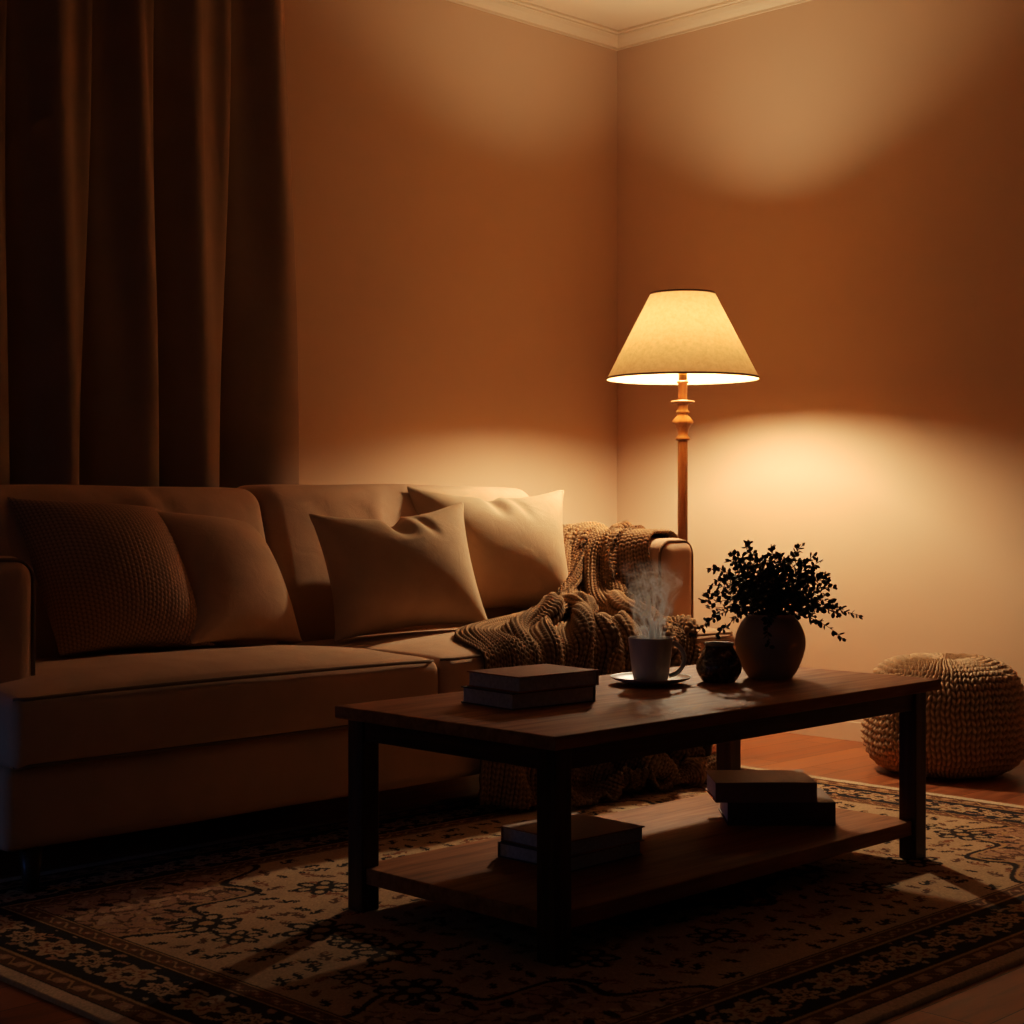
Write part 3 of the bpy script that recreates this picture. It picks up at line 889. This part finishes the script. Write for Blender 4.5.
# camera-independent fan of stems: azimuth, reach, height, droop
NB = 62
for b in range(NB):
    az = 2 * PI * (b * .618034) + pg.uniform(-.2, .2)
    q = (b + .5) / NB
    reach = .042 + .165 * q ** .6 * pg.uniform(.85, 1.1)
    hgt = .155 * (1 - q ** 2.2) * pg.uniform(.72, 1.12) + .03
    droop = (.04 + .09 * q) * q * pg.uniform(.4, 1.1)
    start = np.array([VX, VY, TZ + .120]) + np.array([math.cos(az), math.sin(az), 0]) * .018 * q
    tt = np.linspace(0, 1, 16)
    out = reach * tt ** 1.15
    up = .05 * np.minimum(tt * 4, 1) + hgt * (tt - .0) ** .8 - droop * tt ** 2.6
    wob = .012 * np.sin(tt * 5 + pg.uniform(0, 6))
    path = start + np.stack([np.cos(az) * out - np.sin(az) * wob, np.sin(az) * out + np.cos(az) * wob, up * .92], -1)
    # keep the first bit inside the neck
    rad = np.hypot(path[:, 0] - VX, path[:, 1] - VY)
    low = path[:, 2] < TZ + .176
    f = np.where(low & (rad > .036), .036 / np.maximum(rad, 1e-6), 1)
    if q < .86:
        path[:, 0] = VX + (path[:, 0] - VX) * f; path[:, 1] = VY + (path[:, 1] - VY) * f
    br = obj('branch', tube(path, np.linspace(.0017, .0007, 16), 5), M['stem'], plant)
    parts = []
    for i in range(3, 16):
        for side in (0, 1, 2) if i % 2 else (0, 1):
            if path[i, 2] < TZ + .17 and math.hypot(path[i, 0] - VX, path[i, 1] - VY) < .075: continue
            T = path[min(i + 1, 15)] - path[i - 1]; T /= np.linalg.norm(T)
            a = pg.uniform(0, 2 * PI) if side == 2 else (i * 1.9 + side * PI + pg.uniform(-.4, .4))
            x = np.cross(T, [0.1, .2, 1]); x /= np.linalg.norm(x); y = np.cross(T, x)
            dd = (x * math.cos(a) + y * math.sin(a)) * .9 + T * pg.uniform(.3, .8) + np.array([0, 0, pg.uniform(-.3, .2)])
            bp = path[i] + (path[i] - path[i - 1]) * pg.uniform(-.4, .4)
            parts.append(leaf(bp, dd, pg.normal(size=3), pg.uniform(.0145, .0235) * (1.05 - .25 * i / 15)))
    T = path[-1] - path[-2]
    parts.append(leaf(path[-1], T, pg.normal(size=3), .014))
    obj('leaves', merge(*parts), M['leaf'], br)

# ------------------------------------------------------------------ pouf
def make_pouf():
    cx, cy, R, H = 4.965, 2.878, .267, .386
    nu, nv = 900, 330
    # profile by arc length, from bottom centre up the side to the top centre
    a = np.linspace(-PI / 2, PI / 2, 400)
    pr = np.sign(np.cos(a)) * np.abs(np.cos(a)) ** .50; pz = np.sign(np.sin(a)) * np.abs(np.sin(a)) ** .62
    pr = pr * R * (1 - .05 * pz); pz = H / 2 + pz * H / 2
    pz = pz - .018 * np.exp(-(pr / .06) ** 2) * (pz > H / 2)       # gathered dimple on top
    arc = np.r_[0, np.cumsum(np.hypot(np.diff(pr), np.diff(pz)))]
    s = np.linspace(arc[-1] * .12, arc[-1] * .998, nv)
    r = np.interp(s, arc, pr); z = np.interp(s, arc, pz)
    th = np.linspace(0, 2 * PI, nu, endpoint=False)
    nr_ = np.gradient(z, s); nz_ = -np.gradient(r, s)
    TH, S = np.meshgrid(th, s, indexing='ij')
    cols = 52
    u = TH / (2 * PI) * cols + .10 * np.sin(S * 60)
    v = S / .0235
    g = np.random.default_rng(2)
    jit = g.uniform(-.25, .25, cols)[(np.floor(u).astype(int)) % cols]
    h = knit_height(u, v + jit)
    lump = bumps(np.stack([np.cos(TH).ravel(), np.sin(TH).ravel(), S.ravel() * 4], -1), .10, 9, 5).reshape(h.shape)
    amp = .017 * np.clip(r / .12, .25, 1)
    d = (h - .45) * amp + lump * .02
    Rr = r + d * nr_; Z = z + d * nz_
    V = np.stack([cx + Rr * np.cos(TH), cy + Rr * np.sin(TH), np.maximum(Z, .001) + FZ], -1).reshape(-1, 3)
    faces = grid_faces(nu, nv, True)
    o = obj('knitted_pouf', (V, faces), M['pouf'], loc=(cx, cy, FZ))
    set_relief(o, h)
    tag(o, 'round cream chunky knitted pouf on the floorboards by the wall', 'pouf')
make_pouf()

# ------------------------------------------------------------------ rug: pattern worked out per knot, stored as point colours
def make_rug():
    X0, X1, Y0, Y1 = 1.512, 4.528, 1.573, 3.655
    st = .0042
    nx, ny = int((X1 - X0) / st), int((Y1 - Y0) / st)
    x = np.linspace(0, X1 - X0, nx); y = np.linspace(0, Y1 - Y0, ny)
    X, Y = np.meshgrid(x, y, indexing='ij')
    W, D = X1 - X0, Y1 - Y0
    cream = np.array((.47, .31, .18)); dark = np.array((.022, .014, .012)); navy = np.array((.02, .018, .022)); rust = np.array((.22, .085, .04))
    ochre = np.array((.40, .24, .11)); pink = np.array((.36, .20, .12)); brown = np.array((.12, .055, .03)); tan = np.array((.42, .29, .17))
    col = np.zeros((nx, ny, 3)); col[:] = cream
    ex = np.minimum(X, W - X); ey = np.minimum(Y, D - Y)
    e = np.minimum(ex, ey)
    hx = np.abs(X - W / 2); hy = np.abs(Y - D / 2)
    along = np.where(ex < ey, hy, hx)
    def put(mask, c): col[mask] = c
    FLD = .315
    # ---- field sprigs
    g = np.random.default_rng(31)
    def ell(cx, cy, a, b, ang, c, ring=0.):
        R = max(a, b) * 1.3
        i0, i1 = max(0, int((cx - R) / st)), min(nx, int((cx + R) / st) + 2); j0, j1 = max(0, int((cy - R) / st)), min(ny, int((cy + R) / st) + 2)
        if i0 >= i1 or j0 >= j1: return
        dx = X[i0:i1, j0:j1] - cx; dy = Y[i0:i1, j0:j1] - cy
        u = dx * math.cos(ang) + dy * math.sin(ang); v = -dx * math.sin(ang) + dy * math.cos(ang)
        q = (u / a) ** 2 + (v / b) ** 2
        m = (q < 1) & (q > ring)
        col[i0:i1, j0:j1][m] = c
    def sym(f, cx, cy, ang, *a):
        for sx in (1, -1):
            for sy in (1, -1):
                f(W / 2 + sx * cx, D / 2 + sy * cy, ang if sx * sy > 0 else PI - ang, *a)
    def sprig(cx, cy, ang, s, c1, c2):
        dx, dy = math.cos(ang), math.sin(ang)
        for t in np.linspace(-1, 1, 9):
            ell(cx + dx * s * t - dy * s * .25 * math.sin(2.4 * t), cy + dy * s * t + dx * s * .25 * math.sin(2.4 * t), .006, .006, 0, c1)
        for t, sd in ((-.7, 1), (-.35, -1), (.05, 1), (.45, -1)):
            ell(cx + dx * s * t - dy * sd * s * .38, cy + dy * s * t + dx * sd * s * .38, s * .36, s * .15, ang + sd * .9, c1)
        ell(cx + dx * s * 1.05, cy + dy * s * 1.05, s * .34, s * .34, 0, c2)
        ell(cx + dx * s * 1.05, cy + dy * s * 1.05, s * .15, s * .15, 0, cream)
    qx, qy = W / 2 - FLD, D / 2 - FLD
    pts = []
    for i in range(19):
        for j in range(12):
            px = (i + .5 + g.uniform(-.3, .3)) * qx / 18; py = (j + .5 + g.uniform(-.3, .3)) * qy / 11
            if px < qx - .02 and py < qy - .02: pts.append((px, py))
    for px, py in pts:
        cc = [(dark, rust), (brown, rust), (rust, dark), (dark, ochre)][g.integers(4)]
        sym(sprig, px, py, g.uniform(0, PI), g.uniform(.014, .027), *cc)
    # ---- spandrels in the corners of the field, scalloped edge
    fx = np.maximum(qx - hx, 0); fy = np.maximum(qy - hy, 0)
    rho = np.hypot(fx / 1.08, fy / .80); th = np.arctan2(fy / .80, fx / 1.08 + 1e-9)
    edge = .47 + .055 * np.cos(th * 10) + .03 * np.cos(th * 4)
    infield = e > FLD
    sp = infield & (rho < edge)
    P2 = np.stack([hx.ravel(), hy.ravel(), np.zeros(hx.size)], -1)
    n1 = bumps(P2, 1, 75, 41, 14).reshape(hx.shape); n2 = bumps(P2, 1, 130, 42, 14).reshape(hx.shape); n3 = bumps(P2, 1, 50, 43, 10).reshape(hx.shape)
    put(sp, pink)
    put(sp & (np.abs(n1) < .30), brown); put(sp & (n2 > .8), cream); put(sp & (n3 > 1.25), dark); put(sp & (np.abs(n3 - .4) < .12), ochre)
    put(infield & (np.abs(rho - edge) < .010), dark); put(infield & (np.abs(rho - edge + .022) < .006), ochre)
    # ---- centre medallion
    rm = np.hypot((X - W / 2) / 1.25, (Y - D / 2)); tm = np.arctan2(Y - D / 2, (X - W / 2) / 1.25)
    em = .36 + .045 * np.cos(tm * 8) + .015 * np.cos(tm * 16)
    md = rm < em
    put(md, rust); put(md & (np.abs(n1) < .3), dark); put(md & (n2 > .9), cream)
    put((np.abs(rm - em) < .012), navy); put(np.abs(rm - em * .55) < .008, cream); put(rm < em * .5, pink); put((rm < em * .5) & (np.abs(n1) < .35), dark)
    # dark rosettes between medallion and spandrels
    def rosette(cx, cy, ang, s):
        for k in range(6):
            a = ang + k * PI / 3
            ell(cx + s * math.cos(a), cy + s * math.sin(a), s * .62, s * .46, a, dark)
        for k in range(6):
            a = ang + k * PI / 3
            ell(cx + s * math.cos(a), cy + s * math.sin(a), s * .34, s * .24, a, tan)
        ell(cx, cy, s * .55, s * .55, 0, dark); ell(cx, cy, s * .34, s * .34, 0, ochre)
    for cx, cy, s in ((.86, .12, .055), (1.0, .34, .05), (.62, .42, .045), (.86, 0, .04), (.30, .50, .04), (1.02, .20, .035)):
        sym(rosette, cx, cy, .3, s)
    # ---- borders
    def band(a, b): return (e >= a) & (e < b)
    per = lambda p: (along / p - np.floor(along / p) - .5) * p
    put(e < .038, np.array((.60, .45, .30)))
    put(band(.038, .046), dark)
    put(band(.046, .096), brown)
    ed = e - .071; al = per(.075); al2 = per(.0375)
    put(band(.046, .096) & ((al / .020) ** 2 + (ed / .016) ** 2 < 1), pink); put(band(.046, .096) & ((al / .008) ** 2 + (ed / .007) ** 2 < 1), cream)
    vine = .013 * np.sin(2 * PI * along / .075)
    put(band(.046, .096) & (np.abs(ed - vine) < .0035), ochre)
    put(band(.096, .103), ochre); put(band(.103, .110), dark)
    mb = band(.110, .250); put(mb, navy)
    ed = e - .180; al = per(.26); alB = (((along + .13) / .26) - np.floor((along + .13) / .26) - .5) * .26
    put(mb & (np.abs(ed - .042 * np.sin(2 * PI * along / .26)) < .005), tan)
    put(mb & (np.abs(ed + .042 * np.sin(2 * PI * along / .26)) < .004), pink)
    for a_, sc, cA, cB in ((al, 1., tan, rust), (alB, .72, cream, brown)):
        rr = np.hypot(a_ / 1.35, ed); tt = np.arctan2(ed, a_ / 1.35)
        ee = (.046 + .010 * np.cos(tt * 7)) * sc
        put(mb & (rr < ee + .006), dark); put(mb & (rr < ee), cA); put(mb & (rr < ee * .66), cB); put(mb & (rr < ee * .5), cA); put(mb & (rr < ee * .25), dark)
    n4 = bumps(P2, 1, 90, 44, 14).reshape(hx.shape)
    bg = mb & (col == navy).all(-1)
    put(bg & (n4 > 1.15), pink); put(bg & (n4 < -1.45), tan)
    put(band(.250, .257), dark); put(band(.257, .264), ochre)
    gb = band(.264, .304); put(gb, brown); ed = e - .284
    put(gb & (np.abs(ed - .010 * np.sin(2 * PI * along / .06)) < .003), ochre)
    al = per(.06); put(gb & ((al / .013) ** 2 + (ed / .011) ** 2 < 1), rust); put(gb & ((al / .006) ** 2 + (ed / .006) ** 2 < 1), cream)
    put(band(.304, .309), ochre); put(band(.309, FLD), dark)
    # small wear / abrash
    ab = 1 + .06 * np.sin(Y * 23 + 1.2 * np.sin(X * 3)) + g.normal(size=e.shape) * .10
    col *= np.clip(ab, .6, 1.3)[..., None]
    Z = np.full(X.shape, FZ + .008) + g.uniform(-.0006, .0006, X.shape)
    Z[0, :] = Z[-1, :] = FZ + .001; Z[:, 0] = Z[:, -1] = FZ + .001
    V = np.stack([X + X0, Y + Y0, Z], -1).reshape(-1, 3)
    o = obj('rug', (V, grid_faces(nx, ny)), None, loc=((X0 + X1) / 2, (Y0 + Y1) / 2, FZ))
    ca = o.data.color_attributes.new('weave', 'FLOAT_COLOR', 'POINT')
    rgba = np.ones((nx * ny, 4), np.float32); rgba[:, :3] = col.reshape(-1, 3)
    ca.data.foreach_set('color', rgba.ravel())
    m = NT('rug_pile'); b = m.bsdf(Roughness=.95); b.inputs['Specular IOR Level'].default_value = .08
    at = m.n('Attribute', attribute_name='weave'); m.l(at.outputs['Color'], b.inputs['Base Color'])
    nz = m.n('TexNoise', i_Scale=420.0, i_Detail=2.0); m.l(m.coords(), nz.inputs['Vector'])
    bp = m.n('Bump', i_Strength=.5, i_Distance=.003); m.l(nz.outputs[0], bp.inputs['Height']); m.l(bp.outputs[0], b.inputs['Normal'])
    o.data.materials.append(m.m)
    tag(o, 'patterned oriental rug with dark floral border under the coffee table', 'rug')
make_rug()

# ------------------------------------------------------------------ floor lamp
LX, LY = 4.67, 3.782
lamp = thing('floor_lamp', 'lit floor lamp with a tapered linen shade on a turned wooden pole', 'floor lamp', (LX, LY, FZ))
obj('base', lathe(smooth_profile([(.001, FZ), (.118, FZ), (.122, .006), (.120, .014), (.095, .022), (.05, .032), (.03, .05), (.024, .075)], 5), 56, (LX, LY, 0), cap=False), M['lamp_wood'], lamp)
obj('pole', lathe([(.0185, .07), (.0185, 1.125), (.0175, 1.135)], 32, (LX, LY, 0)), M['lamp_wood'], lamp)
col = [(.018, 1.128), (.026, 1.130), (.027, 1.136), (.024, 1.141), (.019, 1.146), (.019, 1.158), (.022, 1.170), (.030, 1.182), (.038, 1.192), (.039, 1.198), (.034, 1.206), (.026, 1.215), (.0195, 1.220),
       (.019, 1.226), (.024, 1.229), (.025, 1.234), (.022, 1.238), (.019, 1.242), (.019, 1.256), (.022, 1.262), (.038, 1.266), (.044, 1.270), (.042, 1.274), (.020, 1.277), (.016, 1.280)]
obj('turned_collar', lathe(col, 40, (LX, LY, 0), cap=False), M['lamp_wood'], lamp)
obj('neck', lathe([(.0165, 1.270), (.0165, 1.338), (.021, 1.339), (.021, 1.348), (.014, 1.350)], 32, (LX, LY, 0)), M['lamp_wood'], lamp)
obj('socket', lathe([(.014, 1.349), (.016, 1.351), (.016, 1.406), (.010, 1.411)], 24, (LX, LY, 0)), M['socket'], lamp)
SB, ST, RB, RT = 1.355, 1.669, .2795, .118
sh = obj('lamp_shade', lathe([(RB + (RT - RB) * t, SB + (ST - SB) * t) for t in np.linspace(0, 1, 14)], 96, (LX, LY, 0), cap=False), M['shade'], lamp)
obj('trim', lathe([(RB - .0015, SB - .002), (RB + .0015, SB - .002), (RB - .001, SB + .006), (RB - .004, SB + .006)], 96, (LX, LY, 0), cap=False), M['shade_trim'], sh)
obj('trim', lathe([(RT + .003, ST - .005), (RT + .0015, ST + .002), (RT - .0015, ST + .002), (RT - .0005, ST - .005)], 96, (LX, LY, 0), cap=False), M['shade_trim'], sh)
obj('bulb', lathe([(.010, 1.410)] + smooth_profile([(.012, 1.414), (.018, 1.430), (.029, 1.455), (.032, 1.49), (.031, 1.535), (.027, 1.562), (.012, 1.578), (.0005, 1.582)], 3), 20, (LX, LY, 0)), M['bulb'], lamp)

# ------------------------------------------------------------------ added fill: two unseen blue lamps at the left, faint ambient
sl_ = bpy.data.lights.new('corner_tint_spot', 'SPOT'); sl_.energy = 13.0; sl_.color = (.16, .34, 1.0)  # narrow blue spot, added to tint only the sofa's left front corner
sl_.spot_size = math.radians(26); sl_.spot_blend = .9; sl_.shadow_soft_size = .15
so_ = bpy.data.objects.new('corner_tint_spot', sl_); C.objects.link(so_); so_.location = (-.3, 4.15, .42)
so_.rotation_euler = (Vector((1.80, 3.50, .22)) - Vector(so_.location)).to_track_quat('-Z', 'Y').to_euler()
al_ = bpy.data.lights.new('blue_fill', 'AREA'); al_.energy = .9; al_.color = (.50, .66, 1.0); al_.shape = 'RECTANGLE'; al_.size, al_.size_y = 1.2, 1.4  # weak bluish fill lamp, added to lift the page edges; no window there
ao_ = bpy.data.objects.new('blue_fill', al_); C.objects.link(ao_); ao_.location = (-.9, 2.2, 1.3)
ao_.rotation_euler = (Vector((2.6, 2.6, .4)) - Vector(ao_.location)).to_track_quat('-Z', 'Y').to_euler()
w = bpy.data.worlds.new('ambient_fill'); bpy.context.scene.world = w; w.use_nodes = True
bg = w.node_tree.nodes['Background']; bg.inputs[0].default_value = (.45, .43, .45, 1); bg.inputs[1].default_value = .010  # faint even grey fill, added to open up the dark sides

# ------------------------------------------------------------------ camera
cam = bpy.data.cameras.new('camera'); cam.sensor_width = 36.0; cam.lens = 36.0 * 1625 / 1024
cam.shift_y = -12.0 / 1024
co = bpy.data.objects.new('camera', cam); C.objects.link(co)
co.location = (0, 0, CAM_Z); co.rotation_euler = (PI / 2, 0, -PI / 4)
cam.clip_start = .05
sc = bpy.context.scene; sc.camera = co
sc.view_settings.view_transform = 'Standard'
sc.view_settings.look = 'None'
sc.view_settings.exposure = 0.0
sc.view_settings.use_curve_mapping = True               # gentle highlight shoulder
cmap = sc.view_settings.curve_mapping
cmap.extend = 'EXTRAPOLATED'
cv = cmap.curves[3]
cv.points[0].location = (0, 0); cv.points[1].location = (1.0, .72)
for q in ((.03, .024), (.08, .073), (.25, .245), (.5, .455), (.75, .605)): cv.points.new(*q)
cmap.update()
cy = sc.cycles
cy.use_denoising = True
cy.max_bounces = 10; cy.volume_bounces = 3; cy.diffuse_bounces = 4; cy.transparent_max_bounces = 8
cy.sample_clamp_indirect = 6.0
cy.caustics_reflective = False; cy.caustics_refractive = False
